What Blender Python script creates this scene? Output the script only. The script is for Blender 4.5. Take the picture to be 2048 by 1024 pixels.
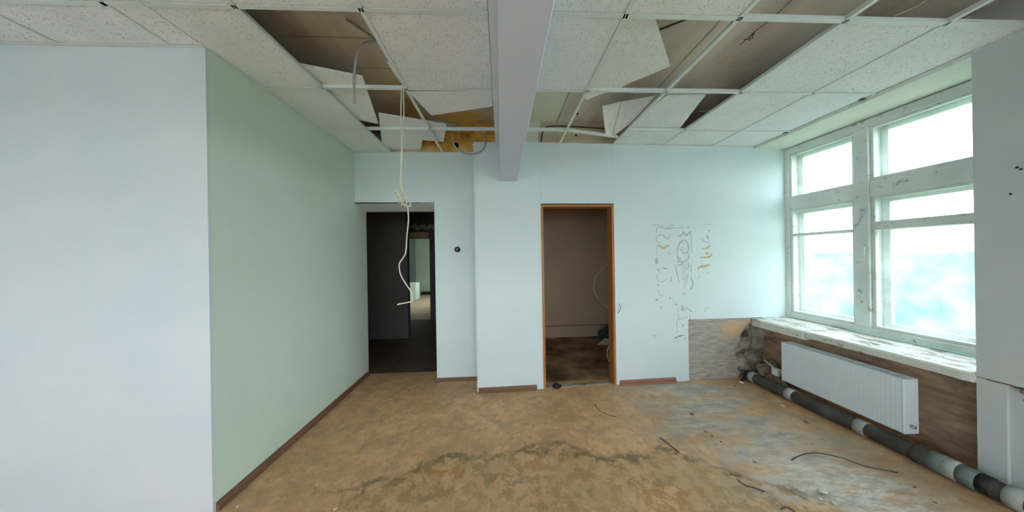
import bpy, bmesh, math, random
from mathutils import Vector, Matrix, noise
random.seed(7)
for o in list(bpy.data.objects): bpy.data.objects.remove(o)
S = bpy.context.scene
C = S.collection

# ------------------------------------------------------------------ camera
F, YAW, ROLL, EYE = 506.79, 0.0417, 0.0162, 1.47
cam = bpy.data.cameras.new('camera'); cam.sensor_width = 36.0; cam.lens = F/2048*36.0
cam.clip_start = 0.02; cam.clip_end = 200
co = bpy.data.objects.new('camera', cam); C.objects.link(co)
Rl = Vector((math.cos(YAW), -math.sin(YAW), 0)); Up = Vector((0, 0, 1)); Fw = Vector((math.sin(YAW), math.cos(YAW), 0))
cr, sr = math.cos(ROLL), math.sin(ROLL)
R_ = Rl*cr - Up*sr; U_ = Rl*sr + Up*cr
co.matrix_world = Matrix(((R_.x, U_.x, -Fw.x, 0), (R_.y, U_.y, -Fw.y, 0), (R_.z, U_.z, -Fw.z, EYE), (0, 0, 0, 1)))
S.camera = co

# ------------------------------------------------------------------ sky and exposure
w = bpy.data.worlds.new('overcast_sky'); S.world = w; w.use_nodes = True
nt = w.node_tree; nt.nodes.clear()
out = nt.nodes.new('ShaderNodeOutputWorld'); bg = nt.nodes.new('ShaderNodeBackground')
tc = nt.nodes.new('ShaderNodeTexCoord'); sp = nt.nodes.new('ShaderNodeSeparateXYZ'); cr_ = nt.nodes.new('ShaderNodeValToRGB')
nt.links.new(tc.outputs['Generated'], sp.inputs[0]); nt.links.new(sp.outputs['Z'], cr_.inputs[0])
cr_.color_ramp.elements[0].color = (0.94, 0.99, 1.0, 1); cr_.color_ramp.elements[1].color = (0.82, 0.92, 1.0, 1)
nt.links.new(cr_.outputs[0], bg.inputs[0]); nt.links.new(bg.outputs[0], out.inputs[0])
bg.inputs[1].default_value = 4.2
S.view_settings.view_transform = 'Standard'; S.view_settings.look = 'None'
S.view_settings.exposure = 1.42; S.view_settings.gamma = 1.0; S.view_settings.use_curve_mapping = False
S.cycles.max_bounces = 12; S.cycles.diffuse_bounces = 8; S.cycles.transparent_max_bounces = 12
S.cycles.caustics_reflective = False; S.cycles.caustics_refractive = False

# ------------------------------------------------------------------ helpers
def ray(u, v):
    a, b = u-1024, v-512
    X = a*cr - b*sr; Y = a*sr + b*cr
    return (Rl*(X/F) + Fw + Up*(-Y/F))
def on(ax, val, u, v):                       # a pixel seen on a plane of the room
    r = ray(u, v); o = Vector((0, 0, EYE)); return o + r*((val-o[ax])/r[ax])
def wy(x): return 2.75 + 0.035*(x+0.27)      # the rear wall runs slightly askew
def onw(u, v, off=0.0):
    p = on(1, 2.8, u, v)
    for _ in range(4): p = on(1, wy(p.x)-off, u, v)
    return p

def link(name, me, mat, parent=None):
    o = bpy.data.objects.new(name, me); C.objects.link(o)
    if mat is not None and not me.materials: me.materials.append(mat)
    if parent is not None: o.parent = parent
    return o
def bmobj(name, bm, mat, parent=None, smooth=False):
    me = bpy.data.meshes.new(name); bmesh.ops.recalc_face_normals(bm, faces=bm.faces)
    bm.to_mesh(me); bm.free()
    if smooth:
        for p in me.polygons: p.use_smooth = True
    return link(name, me, mat, parent)
def empty(name, loc=(0, 0, 0)):
    o = bpy.data.objects.new(name, None); o.location = loc; C.objects.link(o); return o
def tag(o, label, cat, group=None):
    o['label'] = label; o['category'] = cat
    if group: o['group'] = group
    return o
def struct(o): o['kind'] = 'structure'; return o
def box(bm, x0, x1, y0, y1, z0, z1, bev=0.0):
    r = bmesh.ops.create_cube(bm, size=1.0)
    vs = r['verts']
    for v in vs:
        v.co = Vector(((x0+x1)/2+v.co.x*(x1-x0), (y0+y1)/2+v.co.y*(y1-y0), (z0+z1)/2+v.co.z*(z1-z0)))
    if bev:
        es = list({e for v in vs for e in v.link_edges})
        bmesh.ops.bevel(bm, geom=es, offset=bev, segments=1, affect='EDGES')
    return vs
def boxo(name, dims, mat, parent=None, bev=0.0):
    bm = bmesh.new(); box(bm, *dims, bev=bev); return bmobj(name, bm, mat, parent)
def prism(bm, pts, vec):
    a = [bm.verts.new(p) for p in pts]; b = [bm.verts.new(Vector(p)+Vector(vec)) for p in pts]
    n = len(a)
    bm.faces.new(a); bm.faces.new(b[::-1])
    for i in range(n): bm.faces.new((a[i], b[i], b[(i+1) % n], a[(i+1) % n]))
def prismo(name, pts, vec, mat, parent=None):
    bm = bmesh.new(); prism(bm, pts, vec); return bmobj(name, bm, mat, parent)
def wallsheet(name, poly, t, mat, parent=None, off=0.0):   # poly in (x,z) on the rear wall, face at off in front of it
    return prismo(name, [(x, wy(x)-off, z) for x, z in poly], (0, t, 0), mat, parent)
def smoothpath(pts, n=6):
    P = [Vector(p) for p in pts]; o = []
    for i in range(len(P)-1):
        p0 = P[max(i-1, 0)]; p1 = P[i]; p2 = P[i+1]; p3 = P[min(i+2, len(P)-1)]
        for k in range(n):
            t = k/n
            o.append(0.5*((2*p1)+(-p0+p2)*t+(2*p0-5*p1+4*p2-p3)*t*t+(-p0+3*p1-3*p2+p3)*t**3))
    o.append(P[-1]); return o
def tube(bm, pts, r, seg=8, cap=True):
    P = [Vector(p) for p in pts]; rings = []; prev = None
    for i, p in enumerate(P):
        d = (P[min(i+1, len(P)-1)]-P[max(i-1, 0)]).normalized()
        if prev is None:
            prev = d.orthogonal().normalized()
        n = (prev - d*prev.dot(d)); n = n.normalized() if n.length > 1e-6 else d.orthogonal().normalized(); prev = n
        b = d.cross(n); rr = r[i] if isinstance(r, (list, tuple)) else r
        rings.append([bm.verts.new(p+(n*math.cos(a)+b*math.sin(a))*rr) for a in [2*math.pi*k/seg for k in range(seg)]])
    for i in range(len(rings)-1):
        for k in range(seg):
            bm.faces.new((rings[i][k], rings[i][(k+1) % seg], rings[i+1][(k+1) % seg], rings[i+1][k]))
    if cap: bm.faces.new(rings[0]); bm.faces.new(rings[-1])
def tubeo(name, pts, r, mat, parent=None, seg=8, sm=6):
    bm = bmesh.new(); tube(bm, smoothpath(pts, sm) if sm else pts, r, seg); return bmobj(name, bm, mat, parent, True)
def lump(bm, c, s, seed=0, sub=1, amp=0.3):
    r = bmesh.ops.create_icosphere(bm, subdivisions=sub, radius=1.0)
    for v in r['verts']:
        k = 1+amp*noise.noise(v.co*1.7+Vector((seed*3.1, seed, 0)))
        v.co = Vector((c[0]+v.co.x*s[0]*k, c[1]+v.co.y*s[1]*k, c[2]+v.co.z*s[2]*k))

# ------------------------------------------------------------------ materials
class M:
    def __init__(s, name, rough=0.8, spec=0.3):
        s.m = bpy.data.materials.new(name); s.m.use_nodes = True; s.n = s.m.node_tree.nodes; s.l = s.m.node_tree.links
        s.b = s.n['Principled BSDF']; s.b.inputs['Roughness'].default_value = rough
        s.b.inputs['Specular IOR Level'].default_value = spec
        s.g = s.n.new('ShaderNodeNewGeometry'); s.pos = s.g.outputs['Position']
    def lk(s, a, b): s.l.new(a, b)
    def mapv(s, scale=(1, 1, 1), loc=(0, 0, 0), rot=(0, 0, 0), src=None):
        m = s.n.new('ShaderNodeMapping'); m.inputs['Scale'].default_value = scale; m.inputs['Location'].default_value = loc
        m.inputs['Rotation'].default_value = rot; s.lk(src or s.pos, m.inputs['Vector']); return m.outputs[0]
    def noise(s, scale, detail=4, rough=0.55, vec=None, dist=0.0):
        t = s.n.new('ShaderNodeTexNoise'); t.inputs['Scale'].default_value = scale; t.inputs['Detail'].default_value = detail
        t.inputs['Roughness'].default_value = rough; t.inputs['Distortion'].default_value = dist; s.lk(vec or s.pos, t.inputs['Vector']); return t.outputs[0]
    def vor(s, scale, vec=None, feat='F1'):
        t = s.n.new('ShaderNodeTexVoronoi'); t.feature = feat; t.inputs['Scale'].default_value = scale; s.lk(vec or s.pos, t.inputs['Vector']); return t
    def ramp(s, f, stops):
        r = s.n.new('ShaderNodeValToRGB'); e = r.color_ramp.elements
        while len(e) < len(stops): e.new(0.5)
        for i, (p, c) in enumerate(stops):
            e[i].position = p; e[i].color = (c, c, c, 1) if isinstance(c, (int, float)) else (*c, 1)
        s.lk(f, r.inputs[0]); return r.outputs[0]
    def math(s, op, a, b=None, clamp=False):
        m = s.n.new('ShaderNodeMath'); m.operation = op; m.use_clamp = clamp
        for i, x in enumerate((a, b)):
            if x is None: continue
            if isinstance(x, (int, float)): m.inputs[i].default_value = x
            else: s.lk(x, m.inputs[i])
        return m.outputs[0]
    def mix(s, f, a, b, mode='MIX'):
        m = s.n.new('ShaderNodeMix'); m.data_type = 'RGBA'; m.blend_type = mode
        for sock, x in ((m.inputs[0], f), (m.inputs[6], a), (m.inputs[7], b)):
            if isinstance(x, (int, float)): sock.default_value = x
            elif isinstance(x, tuple): sock.default_value = (*x, 1)
            else: s.lk(x, sock)
        return m.outputs[2]
    def xyz(s):
        x = s.n.new('ShaderNodeSeparateXYZ'); s.lk(s.pos, x.inputs[0]); return x.outputs
    def band(s, v, a, b, soft):      # 1 between a and b
        r1 = s.math('MULTIPLY', s.math('SUBTRACT', v, a), 1/soft, True)
        r2 = s.math('MULTIPLY', s.math('SUBTRACT', b, v), 1/soft, True)
        return s.math('MULTIPLY', r1, r2)
    def col(s, c):
        if isinstance(c, tuple): s.b.inputs['Base Color'].default_value = (*c, 1)
        else: s.lk(c, s.b.inputs['Base Color'])
    def bump(s, h, st=0.2, d=0.01):
        b = s.n.new('ShaderNodeBump'); b.inputs['Strength'].default_value = st; b.inputs['Distance'].default_value = d
        s.lk(h, b.inputs['Height']); s.lk(b.outputs[0], s.b.inputs['Normal'])

def plain(name, c, rough=0.7, var=0.12, scale=6, spec=0.3, metal=0.0, bump=0.0):
    m = M(name, rough, spec); n = m.noise(scale, 4)
    m.col(m.mix(m.ramp(n, [(0.3, 0.0), (0.7, 1.0)]), tuple(max(0, x*(1-var)) for x in c), tuple(min(1, x*(1+var)) for x in c)))
    m.b.inputs['Metallic'].default_value = metal
    if bump: m.bump(m.noise(scale*8, 3), bump, 0.004)
    return m.m

def paint(name, a, b, grime=(0.45, 0.40, 0.33)):
    m = M(name, 0.75, 0.25)
    c = m.mix(m.ramp(m.noise(1.3, 3), [(0.35, 0.0), (0.65, 1.0)]), a, b)
    sp_ = m.ramp(m.noise(26, 5, 0.6), [(0.70, 0.0), (0.78, 0.5)])
    c = m.mix(sp_, c, grime)
    g = m.ramp(m.noise(95, 3, 0.7), [(0.35, 0.965), (0.65, 1.0)])
    c = m.mix(1.0, c, g, 'MULTIPLY'); m.col(c)
    m.bump(m.noise(120, 3, 0.6), 0.35, 0.003); return m.m
MT = {}
MT['wall'] = paint('pale_blue_white_paint', (0.62, 0.72, 0.76), (0.66, 0.76, 0.78))
MT['wall_cool'] = paint('cool_white_wall_paint', (0.60, 0.66, 0.74), (0.66, 0.70, 0.74))
MT['mint'] = paint('pale_mint_wall_paint', (0.60, 0.73, 0.645), (0.65, 0.77, 0.70))
MT['beam'] = paint('lavender_white_paint', (0.66, 0.72, 0.92), (0.70, 0.75, 0.92))
MT['cream'] = paint('cream_white_paint', (0.72, 0.74, 0.66), (0.68, 0.72, 0.66))
MT['pier'] = paint('grey_white_plaster_paint', (0.50, 0.54, 0.56), (0.56, 0.58, 0.58))

def tilemat():
    m = M('mineral_fibre_tile', 0.9, 0.15)
    c = m.mix(m.ramp(m.noise(2.2, 3), [(0.35, 0.0), (0.65, 1.0)]), (0.76, 0.795, 0.81), (0.83, 0.855, 0.86))
    v = m.vor(85).outputs['Distance']
    pick = m.ramp(m.noise(30, 2), [(0.42, 0.0), (0.54, 1.0)])
    pit = m.math('MULTIPLY', m.ramp(v, [(0.20, 1.0), (0.32, 0.0)]), pick)
    m.col(m.mix(m.math('MULTIPLY', pit, 0.6), c, (0.28, 0.29, 0.28)))
    m.bump(m.math('MULTIPLY', pit, -1.0), 0.5, 0.003); return m.m
MT['tile'] = tilemat()
MT['tee'] = plain('white_enamelled_steel', (0.70, 0.76, 0.76), 0.45, 0.04)
def slabmat():
    m = M('grey_brown_concrete', 0.92, 0.1)
    v = m.mapv((3, 0.8, 3))
    c = m.ramp(m.noise(1.4, 5, 0.6, v), [(0.3, (0.52, 0.46, 0.40)), (0.55, (0.70, 0.645, 0.58)), (0.75, (0.80, 0.745, 0.67))])
    x = m.xyz()
    ylow = m.math('MULTIPLY', m.band(x[0], -1.4, 0.0, 0.5), m.band(x[1], 1.7, 3.3, 0.5))
    st = m.math('MULTIPLY', ylow, m.ramp(m.noise(3, 4), [(0.35, 0.2), (0.6, 1.0)]))
    c = m.mix(st, c, (0.50, 0.40, 0.22))
    st2 = m.math('MULTIPLY', m.math('MULTIPLY', m.band(x[0], -1.1, 0.0, 0.3), m.band(x[1], 2.3, 3.3, 0.35)), m.ramp(m.noise(5, 5), [(0.35, 0.3), (0.55, 1.0)]))
    c = m.mix(st2, c, (0.62, 0.38, 0.11))
    c = m.mix(m.band(x[0], 0.1, 0.66, 0.05), c, (0.74, 0.76, 0.62))
    m.col(c); m.bump(m.noise(30, 4), 0.4, 0.01); return m.m
MT['slab'] = slabmat()
def stainedmat():
    m = M('ochre_stained_plaster', 0.9, 0.1)
    x = m.xyz()
    oc = m.ramp(m.noise(4.5, 5, 0.6), [(0.30, (0.26, 0.14, 0.04)), (0.45, (0.72, 0.40, 0.09)), (0.68, (0.75, 0.58, 0.32))])
    be = m.ramp(m.noise(3, 4), [(0.3, (0.52, 0.43, 0.33)), (0.7, (0.66, 0.58, 0.47))])
    m.col(m.mix(m.band(x[0], -1.25, 0.1, 0.1), be, oc)); m.bump(m.noise(30, 4), 0.4, 0.01); return m.m
MT['stained'] = stainedmat()
def plastermat():
    m = M('bare_trowelled_plaster', 0.85, 0.2)
    v = m.mapv((5, 5, 60))
    n = m.noise(1.6, 5, 0.65, v)
    c = m.ramp(n, [(0.30, (0.24, 0.205, 0.17)), (0.5, (0.35, 0.315, 0.28)), (0.72, (0.55, 0.53, 0.50))])
    x = m.xyz()
    c = m.mix(m.math('MULTIPLY', m.band(x[2], 0.40, 0.72, 0.15), m.band(x[0], 2.45, 3.2, 0.25)), c, (0.55, 0.36, 0.22))
    m.col(c); m.bump(n, 0.5, 0.008); return m.m
MT['plaster'] = plastermat()
def nichemat():
    m = M('brown_niche_plaster', 0.88, 0.15)
    v = m.mapv((4, 3, 9))
    c = m.ramp(m.noise(1.8, 6, 0.62, v), [(0.28, (0.26, 0.165, 0.115)), (0.48, (0.46, 0.31, 0.22)), (0.72, (0.60, 0.44, 0.33))])
    c = m.mix(m.ramp(m.noise(2.3, 4, 0.6), [(0.60, 0.0), (0.68, 0.75)]), c, (0.14, 0.10, 0.075))
    m.col(c); m.bump(m.noise(22, 5), 0.5, 0.01); return m.m
MT['niche'] = nichemat()
def floormat():
    m = M('worn_stained_floor', 0.55, 0.35)
    x = m.xyz(); X, Y = x[0], x[1]
    base = m.ramp(m.noise(1.6, 6, 0.62), [(0.28, (0.40, 0.235, 0.12)), (0.5, (0.60, 0.345, 0.175)), (0.72, (0.74, 0.445, 0.235))])
    blot = m.ramp(m.noise(7, 6, 0.7), [(0.44, 0.0), (0.66, 0.6)])
    base = m.mix(blot, base, (0.29, 0.22, 0.145))
    base = m.mix(m.ramp(m.noise(16, 7, 0.75), [(0.52, 0.0), (0.66, 0.75)]), base, (0.26, 0.195, 0.14))
    base = m.mix(m.ramp(m.noise(9, 6, 0.7, m.mapv(loc=(5, 3, 0))), [(0.54, 0.0), (0.68, 0.55)]), base, (0.80, 0.54, 0.33))
    # grey rubbed, dusty zone towards the window
    rot = m.mapv((1.1, 3.4, 1), rot=(0, 0, math.radians(38)))
    gz = m.math('MULTIPLY', m.band(m.math('ADD', X, m.math('MULTIPLY', m.noise(1.4, 3), 0.9)), 1.55, 3.25, 0.55), m.ramp(m.noise(1.7, 6, 0.65, rot), [(0.38, 0.0), (0.56, 1.0)]))
    grey = m.ramp(m.noise(5, 6, 0.7, rot), [(0.3, (0.24, 0.22, 0.19)), (0.55, (0.41, 0.375, 0.33)), (0.75, (0.68, 0.63, 0.58))])
    base = m.mix(gz, base, grey)
    # dried chalky wash at the near right
    wz = m.math('MULTIPLY', m.band(m.math('ADD', m.math('SUBTRACT', X, m.math('MULTIPLY', Y, -0.6)), m.math('MULTIPLY', m.noise(2.2, 5), 0.7)), 2.9, 3.8, 0.35), m.ramp(m.noise(6, 6, 0.7, rot), [(0.42, 0.0), (0.6, 0.85)]))
    wz = m.math('MULTIPLY', wz, m.band(Y, -2.0, 1.95, 0.4))
    base = m.mix(wz, base, (0.74, 0.69, 0.64))
    # tide mark of dried water
    edge = m.math('ADD', Y, m.math('ADD', m.math('MULTIPLY', m.math('SUBTRACT', m.noise(1.9, 2), 0.5), 0.55), m.math('MULTIPLY', m.math('SUBTRACT', m.noise(11, 5, 0.7), 0.5), 0.26)))
    bow = m.math('MULTIPLY', m.math('POWER', m.math('ABSOLUTE', m.math('SUBTRACT', X, 0.15)), 2.0), 0.16)
    d = m.math('SUBTRACT', 1.93, m.math('ADD', edge, bow))        # >0 inside the old puddle
    xr = m.band(X, -1.25, 2.1, 0.35)
    inside = m.math('MULTIPLY', m.math('MULTIPLY', d, 30, True), xr)
    fade = m.ramp(d, [(0.0, 1.0), (0.45, 0.7), (1.0, 0.35)])
    patch = m.ramp(m.noise(11, 8, 0.75), [(0.485, 0.0), (0.54, 1.0)])
    k = m.math('MULTIPLY', m.math('MULTIPLY', inside, fade), patch)
    tint = m.ramp(m.noise(3.2, 4, 0.6), [(0.42, (0.20, 0.13, 0.055)), (0.60, (0.38, 0.165, 0.035))])
    base = m.mix(m.math('MULTIPLY', k, 0.9), base, tint)
    inner = m.math('MULTIPLY', inside, m.ramp(m.noise(2.6, 5, 0.6), [(0.35, 0.1), (0.65, 0.6)]))
    base = m.mix(inner, base, (0.47, 0.315, 0.165))
    rim = m.math('MULTIPLY', m.band(d, -0.008, 0.06, 0.02), xr)
    base = m.mix(m.math('MULTIPLY', rim, m.ramp(m.noise(6, 4), [(0.38, 0.0), (0.55, 0.8)])), base, (0.16, 0.125, 0.065))
    spk = m.ramp(m.vor(30).outputs['Distance'], [(0.05, 1.0), (0.09, 0.0)])
    base = m.mix(m.math('MULTIPLY', spk, m.ramp(m.noise(5, 3), [(0.5, 0.0), (0.6, 0.7)])), base, (0.07, 0.06, 0.045))
    m.col(base)
    m.lk(m.ramp(m.noise(3, 5, 0.6, rot), [(0.3, 0.36), (0.7, 0.62)]), m.b.inputs['Roughness'])
    m.bump(m.noise(45, 6, 0.65), 0.3, 0.004); return m.m
MT['floor'] = floormat()
def darkfloor(name, a, b):
    m = M(name, 0.6, 0.3)
    c = m.ramp(m.noise(2.5, 6, 0.65), [(0.4, a), (0.62, b)]); m.col(c); m.bump(m.noise(40, 5), 0.3, 0.004); return m.m
MT['floor_b'] = darkfloor('stained_brown_floor', (0.11, 0.068, 0.04), (0.44, 0.275, 0.155))
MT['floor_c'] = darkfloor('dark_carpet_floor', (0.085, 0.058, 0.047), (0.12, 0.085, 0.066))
MT['floor_d'] = darkfloor('sandy_floor', (0.30, 0.225, 0.14), (0.38, 0.29, 0.18))
def wood(name, a, b, sc=(2, 2, 30)):
    m = M(name, 0.5, 0.35); v = m.mapv(sc); m.col(m.ramp(m.noise(1.5, 5, 0.6, v), [(0.3, a), (0.7, b)])); return m.m
MT['jamb'] = wood('orange_varnished_wood', (0.30, 0.115, 0.035), (0.46, 0.20, 0.07), (40, 40, 2))
MT['skirt'] = wood('brown_plastic_skirting', (0.13, 0.065, 0.04), (0.22, 0.115, 0.07), (2, 2, 60))
MT['skirt_red'] = wood('red_brown_skirting', (0.26, 0.12, 0.075), (0.36, 0.18, 0.115), (2, 2, 60))
def peel():
    m = M('peeling_white_frame_paint', 0.55, 0.35)
    c = m.mix(m.ramp(m.noise(3, 4), [(0.35, 0.0), (0.65, 1.0)]), (0.62, 0.67, 0.64), (0.74, 0.78, 0.75))
    k = m.ramp(m.noise(14, 6, 0.72), [(0.60, 0.0), (0.66, 0.85)])
    m.col(m.mix(k, c, (0.32, 0.29, 0.23))); m.bump(m.math('MULTIPLY', k, -1.0), 0.5, 0.004); return m.m
MT['frame'] = peel()
def sillmat():
    m = M('flaking_sill_paint', 0.5, 0.35)
    v = m.mapv((6, 2.5, 4))
    k = m.ramp(m.noise(2.4, 7, 0.72, v), [(0.54, 0.0), (0.60, 0.9)])
    m.col(m.mix(k, (0.64, 0.65, 0.60), (0.26, 0.21, 0.15))); m.bump(m.math('MULTIPLY', k, -1.0), 0.6, 0.006); return m.m
MT['sill'] = sillmat()
def glassmat():
    m = bpy.data.materials.new('dusty_window_glass'); m.use_nodes = True; n = m.node_tree.nodes; l = m.node_tree.links; n.clear()
    o = n.new('ShaderNodeOutputMaterial'); t = n.new('ShaderNodeBsdfTransparent'); g = n.new('ShaderNodeBsdfGlossy'); d = n.new('ShaderNodeBsdfTranslucent')
    t.inputs[0].default_value = (0.95, 0.965, 0.965, 1); g.inputs['Roughness'].default_value = 0.03; d.inputs[0].default_value = (0.8, 0.86, 0.88, 1)
    m1 = n.new('ShaderNodeMixShader'); m2 = n.new('ShaderNodeMixShader')
    ge = n.new('ShaderNodeNewGeometry'); no = n.new('ShaderNodeTexNoise'); no.inputs['Scale'].default_value = 5; no.inputs['Detail'].default_value = 6
    r = n.new('ShaderNodeValToRGB'); r.color_ramp.elements[0].position = 0.35; r.color_ramp.elements[0].color = (0.02, 0.02, 0.02, 1)
    r.color_ramp.elements[1].position = 0.75; r.color_ramp.elements[1].color = (0.14, 0.14, 0.14, 1)
    l.new(ge.outputs['Position'], no.inputs['Vector']); l.new(no.outputs[0], r.inputs[0])
    m1.inputs[0].default_value = 0.06; l.new(t.outputs[0], m1.inputs[1]); l.new(g.outputs[0], m1.inputs[2])
    l.new(r.outputs[0], m2.inputs[0]); l.new(m1.outputs[0], m2.inputs[1]); l.new(d.outputs[0], m2.inputs[2])
    l.new(m2.outputs[0], o.inputs[0]); return m
MT['glass'] = glassmat()
MT['rad'] = plain('white_radiator_enamel', (0.66, 0.72, 0.76), 0.35, 0.03)
MT['pipe'] = plain('grimy_dark_grey_pipe', (0.062, 0.056, 0.055), 0.6, 0.45, 9, bump=0.3)
MT['band'] = plain('grey_white_pipe_coupling', (0.34, 0.35, 0.34), 0.6, 0.3, 12)
MT['green'] = plain('grey_green_pipe_coupling', (0.13, 0.16, 0.15), 0.6, 0.3, 12)
MT['black'] = plain('black_rubber', (0.015, 0.014, 0.014), 0.6, 0.2)
MT['cord'] = plain('cream_cord', (0.66, 0.64, 0.54), 0.6, 0.08)
MT['conduit'] = plain('grey_corrugated_plastic', (0.40, 0.42, 0.40), 0.55, 0.1)
MT['wire'] = plain('dark_wire', (0.07, 0.055, 0.045), 0.6, 0.2)
MT['pwire'] = plain('beige_wire', (0.38, 0.33, 0.27), 0.6, 0.1)
MT['steel'] = plain('dull_steel', (0.45, 0.48, 0.48), 0.35, 0.1, metal=0.8)
MT['crumb'] = plain('white_plaster_crumb', (0.58, 0.55, 0.50), 0.9, 0.15, 20)
MT['gritm'] = plain('tan_grit', (0.42, 0.37, 0.30), 0.9, 0.3, 20)
MT['crumb_d'] = plain('brown_plaster_crumb', (0.22, 0.17, 0.12), 0.9, 0.25, 20)
MT['cement'] = plain('rough_grey_cement', (0.31, 0.28, 0.235), 0.95, 0.55, 9, bump=0.8)
MT['glue'] = plain('grey_glue_smear', (0.44, 0.50, 0.48), 0.6, 0.12, 12)
MT['glue_y'] = plain('yellow_glue_smear', (0.52, 0.45, 0.24), 0.55, 0.15, 12)
MT['glue_d'] = plain('dark_glue_smear', (0.28, 0.29, 0.25), 0.6, 0.15, 12)
MT['brownwall'] = paint('dim_beige_wall_paint', (0.47, 0.355, 0.255), (0.51, 0.39, 0.28))
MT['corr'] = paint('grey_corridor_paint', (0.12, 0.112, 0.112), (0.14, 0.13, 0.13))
MT['far'] = paint('pale_green_far_paint', (0.36, 0.45, 0.36), (0.40, 0.50, 0.40))
MT['darkgreen'] = plain('dark_green_paint', (0.03, 0.06, 0.05), 0.6, 0.2)
MT['grass'] = plain('mown_grass', (0.22, 0.33, 0.14), 0.9, 0.3, 3)
MT['fence'] = plain('pale_cyan_sheet_metal', (0.035, 0.15, 0.19), 0.5, 0.06, 2)
MT['fence2'] = plain('pale_lilac_sheet_metal', (0.13, 0.14, 0.22), 0.5, 0.06, 2)
MT['facade'] = plain('grey_outer_render', (0.45, 0.45, 0.44), 0.9, 0.1)

CZ, TOP = 2.71, 2.95        # suspended ceiling, concrete slab
# ------------------------------------------------------------------ floor
fl = struct(boxo('floor', (-4.2, 3.2, -3.0, 2.93, -0.12, 0.0), MT['floor'])); struct(boxo('floor', (-4.2, -0.1, 2.93, 3.30, -0.12, 0.0), MT['floor']))
fb = struct(boxo('floor', (-0.1, 3.2, 2.93, 4.7, -0.12, 0.0), MT['floor_b']))
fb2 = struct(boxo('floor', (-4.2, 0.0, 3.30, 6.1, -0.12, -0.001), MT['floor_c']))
fb3 = struct(boxo('floor', (-5.2, 0.0, 6.1, 10.6, -0.12, 0.0), MT['floor_d']))
# ------------------------------------------------------------------ rear wall
wb = empty('wall_rear', (0, 0, 0)); struct(wb)
def masonry(name, x0, x1, z0, z1, parent=wb, off=-0.015, t=0.15, mat='stained'):
    return wallsheet(name, [(x0, z0), (x1, z0), (x1, z1), (x0, z1)], t, MT[mat], parent, off)
DX0, DX1, DZ = 0.455, 1.27, 2.03                # door hole
masonry('masonry', -0.27, DX0-0.02, 0, TOP, mat='stained'); masonry('masonry', DX0-0.02, DX1+0.02, DZ+0.02, TOP)
masonry('masonry', DX1+0.02, 2.13, 0, TOP); masonry('masonry', 2.13, 3.56, 0.78, TOP)
# lower corner: trowelled plaster with a broken right edge
jag = [(2.13, 0), (2.77, 0), (2.79, 0.06), (2.745, 0.10), (2.76, 0.15), (2.725, 0.19), (2.745, 0.23), (2.72, 0.27), (2.735, 0.31), (2.715, 0.35), (2.76, 0.37), (2.765, 0.42),
       (2.80, 0.45), (2.79, 0.50), (2.84, 0.55), (2.87, 0.60), (2.95, 0.63), (2.98, 0.70), (3.56, 0.70), (3.56, 0.78), (2.13, 0.78)]
wallsheet('bare_plaster', jag, 0.15, MT['plaster'], wb, -0.014)
# drywall sheets
def sheet(poly): return wallsheet('drywall_sheet', poly, 0.0135, MT['wall'], wb, 0.0)
sheet([(-0.27, 0.0), (DX0-0.014, 0.0), (DX0-0.014, DZ+0.012), (DX0-0.0125, CZ), (-0.27, CZ)])
sheet([(DX0-0.012, DZ+0.012), (DX1+0.001, DZ+0.012), (DX1+0.001, CZ), (DX0-0.012, CZ)])
S3 = sheet([(DX1+0.002, 0.0), (2.138, 0.0), (2.138, 0.765), (2.1428, CZ), (DX1+0.002, CZ)])
sheet([(2.1385, 0.705), (3.42, 0.695), (3.42, CZ+0.02), (2.1429, CZ+0.02)])
# broken corner behind the masonry edge
bm = bmesh.new()
nx, nz = 12, 16
g = [[bm.verts.new((2.62+0.56*i/nx, 2.955+0.045*noise.noise(Vector((i*0.5, 0, j*0.45)))+0.03*noise.noise(Vector((i*1.3, 4, j*1.1)))-0.05*(1-j/nz), -0.01+0.72*j/nz)) for j in range(nz+1)] for i in range(nx+1)]
for i in range(nx):
    for j in range(nz): bm.faces.new((g[i][j], g[i+1][j], g[i+1][j+1], g[i][j+1]))
bmobj('broken_cement', bm, MT['cement'], wb)
# left part of the rear wall around the corridor opening
wl2 = empty('wall_rear', (0, 0, 0)); struct(wl2)
Y1 = 3.035
boxo('masonry', (-0.785, -0.27, Y1+0.014, 3.28, 0, TOP), MT['stained'], wl2)
boxo('masonry', (-1.70, -0.785, Y1+0.014, 3.27, 2.11, TOP), MT['stained'], wl2)
boxo('return_panel', (-0.285, -0.27, 2.76, Y1+0.2, 0, CZ), MT['wall'], wl2)
P1 = boxo('drywall_sheet', (-0.785, -0.286, Y1, Y1+0.013, 0.0, CZ), MT['wall'], wl2)
boxo('drywall_sheet', (-1.70, -0.7855, Y1, Y1+0.013, 2.11, CZ), MT['wall'], wl2)
prismo('soffit_board', [(-1.70, Y1, 2.112), (-0.785, Y1, 2.105), (-0.785, 3.27, 2.05), (-1.70, 3.27, 2.055)], (0, 0, 0.012), MT['wall_cool'], wl2)
prismo('soffit_filler', [(-1.70, 3.26, 2.056), (-0.785, 3.26, 2.056), (-0.785, 3.26, 2.2), (-1.70, 3.26, 2.2)], (0, 0.02, 0), MT['wall_cool'], wl2)
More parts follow.
